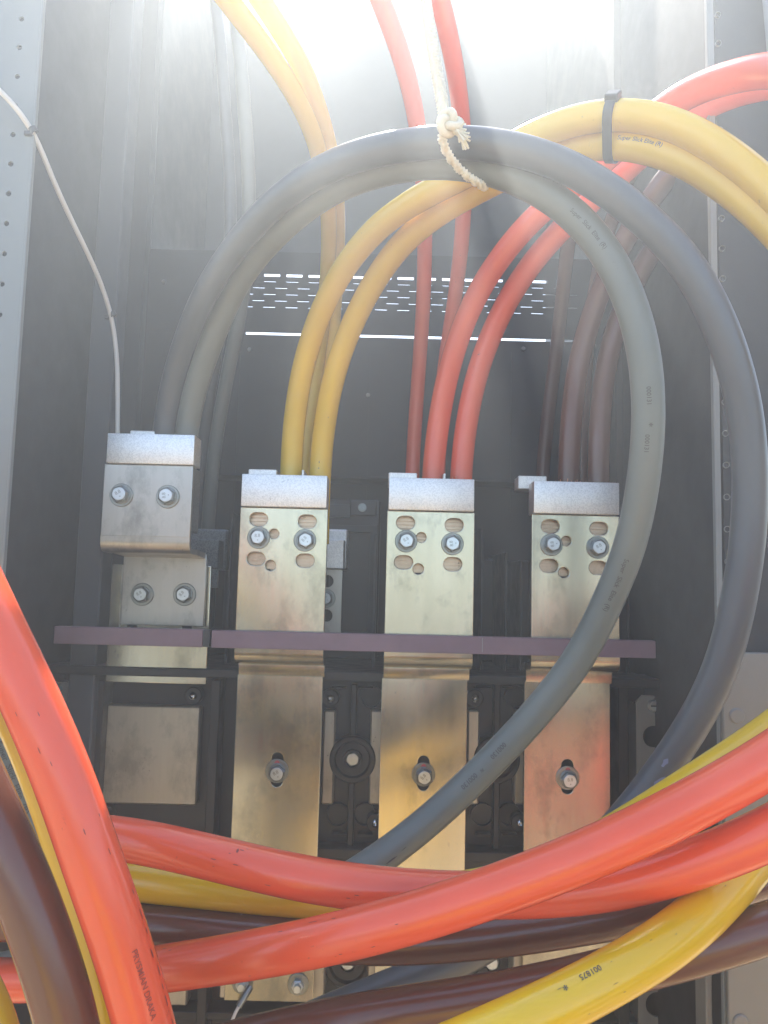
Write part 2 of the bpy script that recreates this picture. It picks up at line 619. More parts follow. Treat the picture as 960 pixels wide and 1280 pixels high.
_b = [bolt_mb(0.0076, 0.0050, a) for a in (0.1, 0.55, 0.9, 1.7)]
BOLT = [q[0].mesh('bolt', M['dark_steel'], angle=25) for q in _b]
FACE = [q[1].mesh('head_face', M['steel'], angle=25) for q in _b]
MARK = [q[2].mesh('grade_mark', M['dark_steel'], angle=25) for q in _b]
WASH = washer_mb(0.0103, 0.0044, 0.0016).mesh('washer', M['washer'])
WASH_S = washer_mb(0.0094, 0.0042, 0.0015).mesh('washer', M['washer'])
WASH_L = washer_mb(0.0107, 0.0044, 0.0016).mesh('washer', M['washer'])
SPRING = washer_mb(0.0080, 0.0044, 0.0013).mesh('spring_washer', M['dark_steel'])
SCREW = MB().lathe([(0.0042, -0.002), (0.0042, 0.0004), (0.0034, 0.0020), (0.0016, 0.0030), (0.0009, 0.0024), (0.0, 0.0016)], (0, 0, 0), n=20).mesh('screw', M['chrome'])
NUTS = MB().lathe([(0, 0), (0.0058, 0), (0.0058, 0.0042), (0.0050, 0.005), (0.0036, 0.005), (0.0034, 0.0078), (0.0030, 0.0084), (0, 0.0084)], (0, 0, 0), n=6, rot=0.3).lathe(
    [(0.0035, 0.004), (0.0035, 0.0080), (0.003, 0.0088), (0, 0.0088)], (0, 0, 0), n=18).mesh('nut', M['steel'])


def bolt(c, par, k=0, small=False, off=(0.0, 0.0)):
    """Washer, spring washer and hex head on a face at c (facing -Y)."""
    c = V(c)
    b = inst('bolt', BOLT[k % 4], c + V((off[0], -0.0028, off[1])), par)
    inst('head_face', FACE[k % 4], wloc(b), b)
    inst('grade_mark', MARK[k % 4], wloc(b), b)
    inst('washer', WASH_L if small else WASH, c, b)
    inst('spring_washer', SPRING, c + V((off[0] * 0.5, -0.0016, off[1] * 0.5)), b)
    return b


# ------------------------------------------------------------------ busbar terminals
YU, YLW = 0.700, 0.7255                    # faces of the upper and the lower length of a bar
TH = 0.006
BW = 0.0800
z_top = P(353, 635, YU).z
z_lip = P(349, 832, YU).z
z_low = P(344, 1252, YLW).z


def joggle(x0, x1, w0, w1):
    """The double bend: rounded nose under the upper length, a run back, and a small fillet into the lower length."""
    r1, r2 = 0.011, 0.006
    yf, yl = YU, YLW
    z0 = z_lip
    prof = []
    zc = z0 + r1
    outer = [(yf, zc + 0.012)]
    for i in range(9):
        a = pi + (pi / 2) * i / 8
        outer.append((yf + r1 + r1 * cos(a), zc + r1 * sin(a)))
    for i in range(6):
        a = pi / 2 + (pi / 2) * i / 5
        outer.append((yl - 0.002 + (0.002) * (1 - i / 5) * 0 + 0.002 * cos(a) + 0.002, z0 - 0.002 + 0.002 * sin(a)))
    outer.append((yl, z0 - 0.012))
    inner = [(yl + TH, z0 - 0.012), (yl + TH, z0 + TH - 0.003), (yl + TH - 0.003, z0 + TH)]
    inner += [(yf + r1, z0 + TH), (yf + TH + 0.002, z0 + TH + 0.002), (yf + TH, zc + 0.012)]
    return outer + inner


def terminal(u, label, cab_k, lower_du=0.0, seed=0):
    Xc = P(u, 790, YU).x
    t = thing('busbar_terminal', label, 'busbar', (Xc, YU + 0.01, z_low), 'tall flat busbars with a cable clamp on top')
    x0, x1 = Xc - BW / 2, Xc + BW / 2
    k = 0.728e-3                          # metres per photo pixel at the bar's face
    hs = []
    for sx, sz in ((-31.5, 15), (29.5, 16.5), (-33, 64.5), (28.5, 65.5)):
        hs.append(slot(Xc + sx * k, z_top - sz * k, 23 * k, 16.5 * k))
    hs.append(circ(Xc - 11.5 * k, z_top - 33 * k, 6.2 * k, 18))
    hs.append(circ(Xc - 14.5 * k, z_top - 72.5 * k, 6.6 * k, 18))
    bar = MB()
    ztop_j = z_lip + 0.011 + 0.012
    bar.plate(rect(x0, x1, ztop_j, z_top), hs, YU, TH, 0.0007)
    xl0, xl1 = x0 + lower_du, x1 + lower_du - 0.0005
    bar.extr(joggle(x0, x1, 0, 0), x0 + 0.0002, x1 - 0.0002)
    zb = z_lip - 0.012
    zs = P(344, 962, YLW).z
    bar.plate(rect(xl0, xl1, z_low, zb + 0.0004), [slot(Xc - 0.001, zs, 0.0108, 0.0310)], YLW, TH, 0.0006)
    obj('bar', bar, M['bar'], t, angle=30)
    # clamp block on the bar's top edge, with its back jaw
    cb = MB().box(Xc - 0.0390, Xc + 0.0390, YU - 0.004, YU + 0.022, z_top + 0.0006, z_top + 0.0302, 0.0008, 2)
    obj('clamp_block', cb, M['zinc'], t)
    jz = z_top + 0.0302
    tabx = Xc - 0.0395 + (seed == 3) * -0.008
    obj('clamp_tab', MB().box(tabx, tabx + 0.0275, YU + 0.030, YU + 0.052, jz - 0.0035, jz + 0.0095, 0.0008), M['zinc'], t)
    if seed != 3:
        obj('clamp_fin', MB().box(Xc + 0.0125, Xc + 0.0148, YU + 0.0225, YU + 0.05, z_top - 0.01, jz + 0.0088, 0.0005), M['zinc'], t)
    # ridged pressure plate seen through the slots
    rp = MB().box(Xc - 0.036, Xc + 0.036, YU + TH + 0.0024, YU + TH + 0.006, z_top - 0.056, z_top + 0.0004)
    n = 17
    for i in range(n):
        zz = z_top - 0.055 + i * 0.0033
        rp.box(Xc - 0.0355, Xc + 0.0355, YU + TH + 0.0004, YU + TH + 0.0025, zz, zz + 0.0015)
    obj('ridged_plate', rp, M['ridges'], t)
    for i, (bx, bz) in enumerate(((-30.5, 38), (27.5, 40))):
        bolt((Xc + bx * k, YU, z_top - bz * k), t, seed + i * 2, off=(random.uniform(-.0006, .0012), random.uniform(-.0005, .0005)))
    # bolt in the keyhole lower down
    lb = bolt((Xc - 0.001, YLW, zs - 0.001), t, seed + 1, small=True, off=(0.0006, -0.0012))
    obj('paint_mark', MB().lathe([(0.0024, 0), (0.0024, 0.0003), (0, 0.0004)], (Xc - 0.001, YLW - 0.0016, zs + 0.0062), n=14), M['red_dot'], lb)
    return t, Xc


T2, X2 = terminal(349.5, 'busbar under the yellow cables, left one of the three with slotted tops', 2, -0.0010, 0)
T3, X3 = terminal(536.0, 'busbar under the red cables, middle one of the three with slotted tops', 3, -0.0012, 1)
T4, X4 = terminal(719.5, 'busbar under the brown cables, partly crossed by the big grey loop', 4, -0.0010, 3)

# two nuts at the foot of each bar
for T, Xc in ((T2, X2), (T3, X3), (T4, X4)):
    for du in (-33, 33):
        c = V((Xc + du * 0.75e-3, YLW, z_low + 0.0155))
        n_ = inst('nut', NUTS, c + V((0, -0.0015, 0)), T)
        inst('washer', WASH_S, c, n_)

# left terminal: an offset bracket that stands proud of its bar
YK = 0.672
XA = P(183, 640, YK).x
zk_t, zk_b = P(183, 581, YK).z, P(183, 691, YK).z
XB = P(204, 745, 0.728).x
zl_t, zl_b = P(204, 697, 0.728).z, P(204, 782, 0.728).z
T1 = thing('busbar_terminal', 'stepped terminal plate under the grey cables, leftmost and highest of the clamps', 'busbar', (XB, 0.74, zl_b), 'tall flat busbars with a cable clamp on top')
up = MB()
hw = 0.0392
up.plate(rect(XA - hw, XA + hw, zk_b + 0.014, zk_t), [], YK, 0.005, 0.0007)
prof = []
r1 = 0.010
for i in range(9):
    a = pi + (pi / 2) * i / 8
    prof.append((YK + r1 + r1 * cos(a), zk_b + r1 + r1 * sin(a)))
prof = [(YK, zk_b + 0.0142)] + prof + [(YK + 0.030, zk_b), (YK + 0.030, zk_b + 0.005), (YK + r1, zk_b + 0.005), (YK + 0.006, zk_b + 0.008), (YK + 0.005, zk_b + 0.0142)]
up.extr(prof, XA - hw + 0.0002, XA + hw - 0.0002)
obj('upper_plate', up, M['plate'], T1)
# sloped run back to the lower plate
lo = MB()
yb2, hw2 = 0.728, 0.0392
sv = [V((XA - hw + 0.002, YK + 0.030, zk_b)), V((XA + hw - 0.0005, YK + 0.030, zk_b)), V((XB + hw2 - 0.001, yb2, zl_t)), V((XB - hw2 + 0.001, yb2, zl_t))]
sv += [p + V((0, 0.001, 0.005)) for p in sv]
lo.add(sv, [(0, 1, 2, 3), (7, 6, 5, 4), (0, 4, 5, 1), (1, 5, 6, 2), (2, 6, 7, 3), (3, 7, 4, 0)])
obj('bend', lo, M['plate'], T1)
obj('lower_plate', MB().plate(rect(XB - hw2, XB + hw2, zl_b, zl_t + 0.004), [], yb2, 0.005, 0.0007), M['plate'], T1)
obj('clamp_block', MB().box(XA - 0.0370, XA + 0.0400, YK - 0.003, YK + 0.022, zk_t + 0.0005, zk_t + 0.0272, 0.0008, 2), M['zinc'], T1)
obj('clamp_tab', MB().box(XA - 0.0285, XA - 0.0045, YK + 0.030, YK + 0.05, zk_t, zk_t + 0.0365, 0.0008), M['zinc'], T1)
obj('back_jaw', MB().box(XA - 0.036, XA + 0.038, YK + 0.0055, YK + 0.034, zk_b + 0.02, zk_t, 0.001), M['zinc_dark'], T1)
for i, (u, v) in enumerate(((152, 619), (210, 621))):
    c = P(u, v, YK)
    bolt((c.x, YK, c.z), T1, i * 2 + 1, off=(0.0, 0.0004))
for i, (u, v) in enumerate(((178, 743), (231, 743))):
    c = P(u, v, yb2)
    bolt((c.x, yb2, c.z), T1, i + 1, small=True)
# its bar, and the stub that shows under the strip
XC = P(197, 800, 0.736).x
hb = 0.0475
B1 = MB()
zb0, zb1 = P(197, 838, 0.736).z - 0.012, P(200, 706, 0.736).z
B1.plate(rect(XC - hb, XC + hb, zb0, zb1), [slot(P(164, 785, .736).x, P(164, 783, .736).z, 0.009, 0.010), slot(P(233, 785, .736).x, P(233, 784, .736).z, 0.009, 0.010)], 0.7365, 0.006, 0.0007)
obj('bar', B1, M['bar'], T1)
c = P(153, 745, 0.735)
obj('edge_strip', MB().box(c.x - 0.0016, c.x - 0.0006, 0.7345, 0.737, zb0 + 0.05, zb1 - 0.001), M['plate'], T1)

# rear terminals, seen in the gaps
YR = 0.83


def rear(u0, u1, vt, vb, label, m1, m2):
    a, b = P(u0, vt, YR), P(u1, vt, YR)
    t = thing('rear_terminal', label, 'busbar', ((a.x + b.x) / 2, YR, P(u0, vb, YR).z), 'second row of busbars behind the first')
    zc = P(u1, 712, YR).z
    zb_ = P(u1, vb, YR).z
    hs = [circ(b.x - 0.018, P(u1, v, YR).z, 0.0066, 18) for v in (727, 770)] if m1 is M['plate'] else []
    obj('bar', MB().plate(rect(a.x, b.x - 0.002, zb_, zc), hs, YR, 0.006, 0.0006), m1, t)
    obj('clamp_block', MB().box(a.x, b.x - 0.0005, YR - 0.006, YR + 0.02, zc + 0.0005, P(u1, 675, YR).z, 0.001), m2, t)
    obj('back_jaw', MB().box(a.x + 0.01, b.x + 0.002, YR + 0.022, YR + 0.05, zc, P(u1, 660, YR).z, 0.002), m2, t)
    return t


RT = rear(340, 432, 660, 792, 'half hidden rear busbar end in the gap right of the yellow cables busbar', M['plate'], M['zinc'])
c = P(412, 748, YR)
bolt((c.x - 0.004, YR, c.z), RT, 2)
rear(200, 277, 660, 735, 'dark rear clamp peeping out right of the stepped plate under grey cables', M['zinc_dark'], M['zinc_dark'])

# ------------------------------------------------------------------ purple strips
zs0, zs1 = P(335, 811.5, 0.689).z, P(335, 789.5, 0.689).z
a, b = P(264, 800, 0.689).x, P(820, 812, 0.689).x
st = obj('insulating_strip', MB().box(a, b, 0.689, 0.6994, zs0, zs1, 0.0005), M['purple'])
tag(st, 'long purple brown insulating strip lying across the three slotted busbars', 'strip', 'purple brown insulating strips')
a, b = P(67, 797, 0.689).x, P(253, 797, 0.689).x
sx = P(603, 806, 0.6888).x
obj('scratch', MB().box(sx - 0.0003, sx + 0.0003, 0.6885, 0.6892, zs0 + 0.002, zs1 - 0.001), M['washer'], st)
s2 = thing('insulating_strip', 'short purple brown insulating strip across the stepped terminal plate at left', 'strip', ((a + b) / 2, 0.694, zs0), 'purple brown insulating strips')
obj('strip_body', MB().box(a, b, 0.689, 0.6994, zs0 + 0.0003, zs1 + 0.0003, 0.0005), M['purple'], s2)
obj('end_piece', MB().box(b + 0.0002, b + 0.0065, 0.690, 0.6994, zs0 + 0.0006, zs1 + 0.0002, 0.0005), M['plastic_grey'], s2)
# bearer the short strip rests on
obj('bearer', MB().box(a + 0.03, b - 0.005, 0.6996, 0.736, zs0 + 0.003, zs1 - 0.003), M['plastic'], s2)

# ------------------------------------------------------------------ black breaker housing
YH = 0.778
hx0, hx1 = P(40, 950, YH).x, P(868, 950, YH).x
hz1 = P(440, 838, 0.75).z
hz0 = P(440, 1420, YH).z
H = thing('breaker_housing', 'wide black plastic breaker housing behind the feet of the busbars', 'housing', ((hx0 + hx1) / 2, YH, hz0))
obj('back_plate', MB().box(hx0, hx1, YH, YH + 0.012, hz0, hz1 - 0.002, 0.001), M['plastic'], H)
obj('top_rail', MB().box(hx0, hx1, 0.7345, YH - 0.0002, hz1 - 0.0085, hz1, 0.001), M['plastic'], H)
obj('top_deck', MB().box(hx0 + 0.002, hx1 - 0.002, YH + 0.013, YB - 0.01, hz1 - 0.006, hz1 - 0.002, 0.001), M['plastic'], H)


def pxbox(u0, u1, v0, v1, yf, yb, bev=0.0008):
    a, b = P(u0, v1, yf), P(u1, v0, yf)
    a2, b2 = P(u0, v0, yf), P(u1, v1, yf)
    return MB().box((a.x + a2.x) / 2, (b.x + b2.x) / 2, yf, yb, (a.z + b2.z) / 2, (b.z + a2.z) / 2, bev)


for (u0, u1, v0, v1) in ((104, 118, 850, 1300), (254, 266, 850, 1300), (774, 786, 850, 1300)):
    obj('rail', pxbox(u0, u1, v0, v1, 0.752, YH - 0.0003), M['plastic'], H)
for (v0, v1) in ((1062, 1074), (1270, 1280)):
    obj('rail', pxbox(60, 850, v0, v1, 0.756, YH - 0.0004), M['plastic'], H)


def column(uc, full=True):
    """The moulded column between two busbars: centre rib, boss ring with bolt, pale strips at the sides, screws."""
    obj('rib', pxbox(uc - 4, uc + 4, 855, 1062, 0.766, YH - 0.0005, 0.001), M['plastic'], H)
    obj('ledge', pxbox(uc - 34, uc + 34, 846, 851, 0.752, YH - 0.0006), M['plastic_grey'], H)
    for (u0, u1) in ((uc - 26, uc - 7), (uc + 7, uc + 26)):
        obj('ledge', pxbox(u0, u1, 1043, 1046, 0.768, YH - 0.0004, 0.0005), M['plastic'], H)
        obj('ledge', pxbox(u0, u1, 859, 861, 0.768, YH - 0.0004, 0.0005), M['plastic'], H)
    for v in (950, 1206):
        c = P(uc + 0.5 - (v > 1000) * 6, v, 0.762)
        r = 0.0225
        ring = MB().lathe([(r, -0.016), (r, -0.002), (r - 0.0015, 0), (r - 0.005, 0), (r - 0.0065, -0.004), (0.0095, -0.004), (0.009, -0.0005), (0.0072, -0.0005), (0.0068, -0.010), (0, -0.010)], c, n=40)
        bo = obj('boss', ring, M['plastic'], H)
        inst('boss_washer', WASH_S, c + V((0, 0.009, 0)), bo)
        inst('boss_bolt', BOLT[1], c + V((0, 0.0075, 0)), bo)
        inst('bolt_face', FACE[1], c + V((0, 0.0075, 0)), bo)
    for (u, sg) in ((uc - 29.5, 1), (uc + 29.5, -1)):
        obj('side_strip', pxbox(u - 7.5, u + 7.5, 888, 1006, 0.764, YH - 0.0006, 0.0015), M['pad'], H)
    for (u, v) in ((uc - 27, 873), (uc + 29, 1029)):
        c = P(u, v, 0.7655)
        inst('screw', SCREW, (c.x, 0.7655, c.z), H)
        obj('screw_boss', MB().lathe([(0.0085, -0.0115), (0.0085, -0.001), (0.0075, 0.0), (0.0, 0.0)], (c.x, 0.7665, c.z), n=24), M['plastic'], H)
    for (u, v) in ((uc + 24, 872), (uc - 18, 1020), (uc + 16, 1020)):
        c = P(u, v, 0.772)
        obj('moulded_ring', MB().lathe([(0.0115, -0.006), (0.0115, 0.0), (0.0098, 0.0), (0.0098, -0.006)], (c.x, 0.772, c.z), n=28), M['plastic'], H)


column(440)
column(621)
# left bay with its bare pad
obj('terminal_pad', pxbox(130, 248, 882, 1006, 0.766, YH - 0.0007, 0.0015), M['pad'], H)
for (u, v) in ((241, 870), (129, 1018), (73, 862)):
    c = P(u, v, 0.766)
    inst('screw', SCREW, (c.x, 0.766, c.z), H)
    obj('screw_boss', MB().lathe([(0.0085, -0.0115), (0.0085, -0.001), (0.0075, 0.0), (0.0, 0.0)], (c.x, 0.767, c.z), n=24), M['plastic'], H)
obj('terminal_pad', pxbox(150, 236, 1150, 1257, 0.760, YH - 0.0007, 0.0015), M['pad'], H)
# broad frames behind the feet of the three bars
for Xc in (X2, X3, X4):
    obj('foot_frame', MB().box(Xc - 0.0475, Xc + 0.0475, 0.737, YH - 0.0008, z_low - 0.004, z_low + 0.075, 0.001), M['pad'], H)
# fins standing between the phases
for (u, v0, v1) in ((470, 668, 838), (603, 660, 838), (633, 690, 838), (652, 700, 838), (290, 640, 838), (785, 720, 838)):
    c0, c1 = P(u, v0, 0.80), P(u, v1, 0.80)
    obj('phase_fin', MB().box(c0.x - 0.0015, c0.x + 0.0015, 0.80, 0.93, hz1 - 0.003, c0.z, 0.0007), M['plastic_grey'], H)

# ------------------------------------------------------------------ black relay modules behind the gaps


def module(u0, u1, v0, v1, yf, label, screw=None, inner=True):
    a, b = P(u0, v1, yf), P(u1, v0, yf)
    t = thing('relay_module', label, 'relay', ((a.x + b.x) / 2, yf, hz1), 'black plastic modules behind the busbars')
    obj('case', MB().box(a.x, b.x, yf, YB - 0.004, hz1 - 0.001, b.z, 0.002), M['plastic'], t)
    if inner:
        w_ = b.x - a.x
        obj('front_frame', MB().plate(rect(a.x + 0.004, b.x - 0.004, hz1 + 0.02, b.z - 0.030), [rect(a.x + 0.011, b.x - 0.011, hz1 + 0.03, b.z - 0.038)], yf - 0.006, 0.0062, 0.0007), M['plastic_grey'], t)
        obj('latch', MB().box(a.x + w_ * 0.30, a.x + w_ * 0.36, yf - 0.004, yf, hz1 + 0.03, b.z - 0.05, 0.0008), M['plastic_grey'], t)
        obj('label_holder', MB().box(a.x + 0.004, a.x + w_ * 0.5, yf - 0.004, yf, b.z - 0.022, b.z - 0.006, 0.001), M['plastic_grey'], t)
    if screw:
        c = P(*screw, yf)
        obj('screw_plate', MB().box(c.x - 0.014, c.x + 0.016, yf - 0.005, yf, c.z - 0.009, c.z + 0.009, 0.001), M['plastic_grey'], t)
        s_ = obj('screw', MB().lathe([(0.0050, 0), (0.0050, 0.0012), (0.0043, 0.0014), (0.0040, 0.0004), (0.0022, 0.0004), (0.0020, 0.0018), (0, 0.0020)], (c.x, yf - 0.005, c.z), n=24), M['dark_steel'], t)
    return t


module(396, 476, 625, 838, 0.872, 'black relay module with a ringed screw between yellow and red cable busbars', (453, 635))
module(588, 662, 700, 838, 0.885, 'plain black relay module between the red and brown cable busbars', None, False)
module(252, 296, 668, 838, 0.89, 'narrow black relay module right of the stepped terminal plate', None, True)

# ------------------------------------------------------------------ brackets


def bracket(u0, u1, v0, v1, yf, label, hs, cut_left, screw):
    a, b = P(u0, v0, yf), P(u1, v0, yf)
    zt_, zb_ = a.z, P(u0, v1, yf).z
    ch = 0.006
    out = [(a.x, zb_), (b.x, zb_), (b.x, zt_), (a.x + ch, zt_), (a.x, zt_ - ch)] if cut_left else [(a.x, zb_), (b.x, zb_), (b.x, zt_ - ch), (b.x - ch, zt_), (a.x, zt_)]
    t = thing('mounting_bracket', label, 'bracket', ((a.x + b.x) / 2, yf, zb_), 'grey steel mounting brackets beside the housing')
    hh = []
    for (u, v, r) in hs:
        c = P(u, v, yf)
        hh.append(circ(c.x, c.z, r, 28))
    obj('bracket_plate', MB().plate(out, hh, yf, 0.003, 0.0005), M['bracket'], t)
    obj('back_flange', MB().box(a.x + 0.002, a.x + 0.004, yf + 0.0032, yf + 0.03, zb_, zt_ - 0.01), M['bracket'], t)
    c = P(*screw, yf)
    sw = obj('screw', MB().lathe([(0.0058, 0), (0.0056, 0.0012), (0.0044, 0.0026), (0.002, 0.0030), (0, 0.0022)], (c.x, yf, c.z), n=22), M['steel'], t)
    obj('screw_slot', MB().box(c.x - 0.0036, c.x + 0.0036, yf - 0.0034, yf - 0.0022, c.z - 0.0005, c.z + 0.0005), M['plastic'], sw)
    return t


bracket(795, 838, 869, 1330, 0.748, 'grey steel bracket with round holes right of the brown cable busbar', [(817, 921, 0.0100), (822, 1256, 0.0108)], True, (817, 882))
bracket(52, 90, 852, 1330, 0.748, 'grey steel bracket half hidden behind the thick red cable at left', [(70, 905, 0.0100)], False, (71, 862))

# ------------------------------------------------------------------ cables
D = 0.0215
CABLES = {}


def cable(key, name, color, pts, label, group, d=D, cat='cable', m=None, strands=None, smooth=14):
    path = spline([P(*p) if not isinstance(p, V) else p for p in pts], smooth=smooth)
    o = obj(name, MB().tube(path, d / 2, 24), m or M[color], angle=60)
    tag(o, label, cat, group)
    CABLES[key] = (path, d, o)
    if strands:
        n, col = strands
        sb = MB()
        f0 = frames(path)[2]
        for i in range(n):
            q = 2 * pi * i / n + random.uniform(-.1, .1)
            rr = d / 2 * random.uniform(1.02, 1.10)
            p0 = f0[0] + (f0[2] * cos(q) + f0[3] * sin(q)) * rr
            lean = V((random.uniform(-.0015, .0015), random.uniform(-.001, .001), 0))
            base = V((p0.x, p0.y, strands_z))
            sb.tube([base, base + lean * .5 + V((0, 0, .003)), base + lean + V((0, 0, random.uniform(.0045, .0085)))], 0.00032, 5)
        obj('copper_strands', sb, M['copper'], o)
    return o


def drop(side, k, z=None, out=0.36):
    """Where a cable goes after it leaves the cabinet's front: over the flange and down to the ground."""
    y = 0.40 - 0.07 * k
    out -= 0.055 * k
    return [V((side * (out + 0.02 * k), y, z or 0.92)), V((side * (out + 0.09 + 0.02 * k), y - 0.04, 0.62)),
            V((side * (out + 0.11 + 0.025 * k), y - 0.09, 0.25)), V((side * (out + 0.15 + 0.03 * k), y - 0.16, 0.03)), V((side * (out + 0.30 + 0.03 * k), y - 0.30, 0.012))]


def fall(x, y):
    return [V((x, y - 0.02, 0.62)), V((x - 0.01, y - 0.06, 0.25)), V((x - 0.01, y - 0.12, 0.03)), V((x, y - 0.30, 0.012))]


def arch(k):
    return [V((-0.50 - .03 * k, 0.34 - .05 * k, 1.30 - .03 * k)), V((-0.68 - .03 * k, 0.30 - .05 * k, 1.10)), V((-0.78 - .04 * k, 0.25 - .05 * k, 0.6)), V((-0.82 - .04 * k, 0.18 - .05 * k, 0.15)), V((-0.86 - .04 * k, 0.05 - .05 * k, 0.012))]


def coil(cx, cy, r, z0, turns, pitch, a0=20, flat=1.0):
    n = int(turns * 12)
    return [V((cx + r * cos(R(a0) + 2 * pi * i / 12), cy + flat * r * sin(R(a0) + 2 * pi * i / 12), z0 - pitch * i / 12)) for i in range(n + 1)]


# unseen yellow and red coils added behind the camera for reflections in the bars
ADDED_COIL_Y = [V((.365, .36, 1.15)), V((.37, .18, 1.03)), V((.30, -.05, .96))] + coil(-.05, -.53, .22, .885, 4.6, .058) + [V((-.30, -.62, .42)), V((-.36, -.66, .1)), V((-.40, -.76, .012))]
ADDED_COIL_R = [V((.36, .22, 1.17)), V((.45, .05, 1.10)), V((.56, -.15, 1.0))] + coil(.43, -.42, .15, .90, 4.6, .062) + [V((.30, -.55, .42)), V((.28, -.62, .1)), V((.26, -.76, .012))]


def shift(pts, dx, dy, dz):
    return [p + V((dx, dy, dz if p.z > .05 else 0)) for p in pts]


def print_on(key, txt, size, at, shift=0.0, ink='ink', along=0.0):
    """Flat print wrapped on the sheath, reading along the cable's own direction, near the photo spot AT."""
    path, d, o = CABLES[key]
    vv, ff = text_mesh(txt, size)
    L = [0.0]
    for a, b in zip(path, path[1:]):
        L.append(L[-1] + (b - a).length)
    best, s0 = 1e9, 0
    for i, p in enumerate(path):
        q = p - CAM
        k = q.dot(_d)
        if k <= 0:
            continue
        u, v = 480 + F * q.dot(_r) / k, 640 - F * q.dot(_u) / k
        e = (u - at[0]) ** 2 + (v - at[1]) ** 2
        if e < best:
            best, s0 = e, L[i]
    s0 += along

    def frame_at(s_):
        s_ = max(0, min(L[-1] - 1e-6, s_))
        i = 0
        while L[i + 1] < s_:
            i += 1
        t = (s_ - L[i]) / (L[i + 1] - L[i])
        p = path[i].lerp(path[i + 1], t)
        i0, i1 = max(0, i - 1), min(len(path) - 1, i + 2)
        T = (path[i1] - path[i0]).normalized()
        n = CAM - p
        n = (n - T * n.dot(T)).normalized()
        return p, n, n.cross(T)
    r = d / 2 + 0.00018
    out = []
    for q in vv:
        p, n, up_ = frame_at(s0 + q.x)
        a = shift + q.y / r
        out.append(p + (n * cos(a) + up_ * sin(a)) * r)
    mb = MB().add(out, ff)
    return obj('lettering', mb, M[ink], o)


YT = YU + 0.0365                       # where the cables stand, behind the front jaw
zj = z_top + 0.0302
strands_z = zj - 0.001


def foot(x, Y=YT, z=None):
    return V((x, Y, (z_top if z is None else z) - 0.03))


def fx(u, v, Y=YT):
    return P(u, v, Y).x


G_LOOP = 'thick grey cables looping up from the stepped terminal plate'
cable('G1', 'grey_cable', 'grey', [foot(fx(232, 545, 0.709), 0.709, zk_t), (233, 540, .709), (243, 490, .70), (262, 432, .68), (296, 355, .645), (345, 292, .60), (410, 240, .56), (480, 212, .53), (550, 203, .515), (620, 213, .505), (690, 246, .50), (745, 297, .495), (786, 370, .49), (807, 450, .49), (811, 530, .495), (806, 590, .502), (797, 645, .51), (785, 692, .518), (765, 740, .526), (729, 815, .538), (695, 862, .545), (650, 914, .552), (600, 966, .556), (551, 1013, .556), (500, 1055, .55), (440, 1097, .535), (370, 1135, .512), (290, 1160, .495), (180, 1185, .48), (60, 1205, .47), (-80, 1230, .46)],
      'light grey cable in the inner big loop, crossing the right busbar', G_LOOP)
cable('G2', 'grey_cable', 'dark_grey', [foot(fx(204, 545, 0.711), 0.711, zk_t), (205, 540, .711), (215, 480, .70), (232, 425, .675), (260, 360, .632), (306, 293, .595), (365, 236, .55), (430, 200, .52), (500, 182, .50), (575, 177, .49), (650, 187, .485), (722, 214, .48), (790, 260, .475), (854, 322, .47), (902, 410, .47), (929, 500, .475), (938, 590, .48), (936, 660, .483), (928, 725, .487), (903, 831, .498), (869, 901, .51), (824, 968, .525), (766, 1040, .53), (700, 1105, .52), (620, 1172, .50), (540, 1215, .485), (450, 1252, .475), (340, 1300, .47), (200, 1370, .46)],
      'dark grey cable in the outer big loop nearest the right flange', G_LOOP, strands=(5, 'copper'))
strands_z = zj - 0.001
Y_LOOP = 'yellow cables rising from the left slotted busbar'
cable('YC1', 'yellow_cable', 'yellow', [foot(fx(364, 594)), (364, 592, YT), (367, 535, .732), (381, 450, .715), (415, 360, .68), (465, 291, .64), (525, 247, .60), (590, 214, .57), (650, 178, .545), (710, 152, .525), (767, 142, .51), (832, 151, .495), (900, 186, .48), (968, 243, .465), (1060, 350, .44), (1120, 470, .43)] + ADDED_COIL_Y,
      'yellow cable from the left slotted busbar, upper one under the black tie', Y_LOOP)
cable('YC2', 'yellow_cable', 'yellow', [foot(fx(400, 594)), (400, 592, YT), (405, 535, .732), (420, 460, .715), (452, 380, .685), (497, 310, .65), (545, 268, .62), (600, 236, .59), (655, 208, .565), (710, 186, .545), (765, 179, .525), (828, 189, .508), (892, 222, .492), (958, 275, .475), (1040, 380, .455), (1070, 480, .462)] + shift(ADDED_COIL_Y, -.002, .004, -.029),
      'yellow cable from the left slotted busbar, lower one under the black tie', Y_LOOP)
R_LOOP = 'red cables rising from the middle busbar'
strands_z = zj - 0.001
cable('RC1', 'red_cable', 'red', [foot(fx(541, 600)), (541, 598, YT), (548, 530, .735), (563, 455, .725), (590, 380, .705), (628, 318, .685), (675, 265, .66), (735, 218, .63), (795, 165, .59), (850, 122, .54), (910, 97, .495), (975, 86, .455), (1080, 90, .42)] + [V((.42, .36, 1.56)), V((.52, .32, 1.35)), V((.60, .28, .9)), V((.64, .22, .3)), V((.68, .12, .012))],
      'red cable from the middle busbar, left and upper one of its pair', R_LOOP)
cable('RC2', 'red_cable', 'red', [foot(fx(576, 601)), (576, 600, YT), (583, 530, .735), (600, 455, .728), (632, 380, .712), (670, 322, .695), (712, 276, .675), (762, 231, .655), (815, 182, .63), (870, 138, .60), (930, 112, .57), (990, 102, .54), (1090, 106, .50)] + [V((.44, .43, 1.60)), V((.56, .40, 1.35)), V((.66, .36, .9)), V((.70, .30, .3)), V((.74, .20, .012))],
      'red cable from the middle busbar, right and lower one of its pair', R_LOOP, strands=(16, 'copper'))
B_UP = 'brown cables rising from the right busbar'
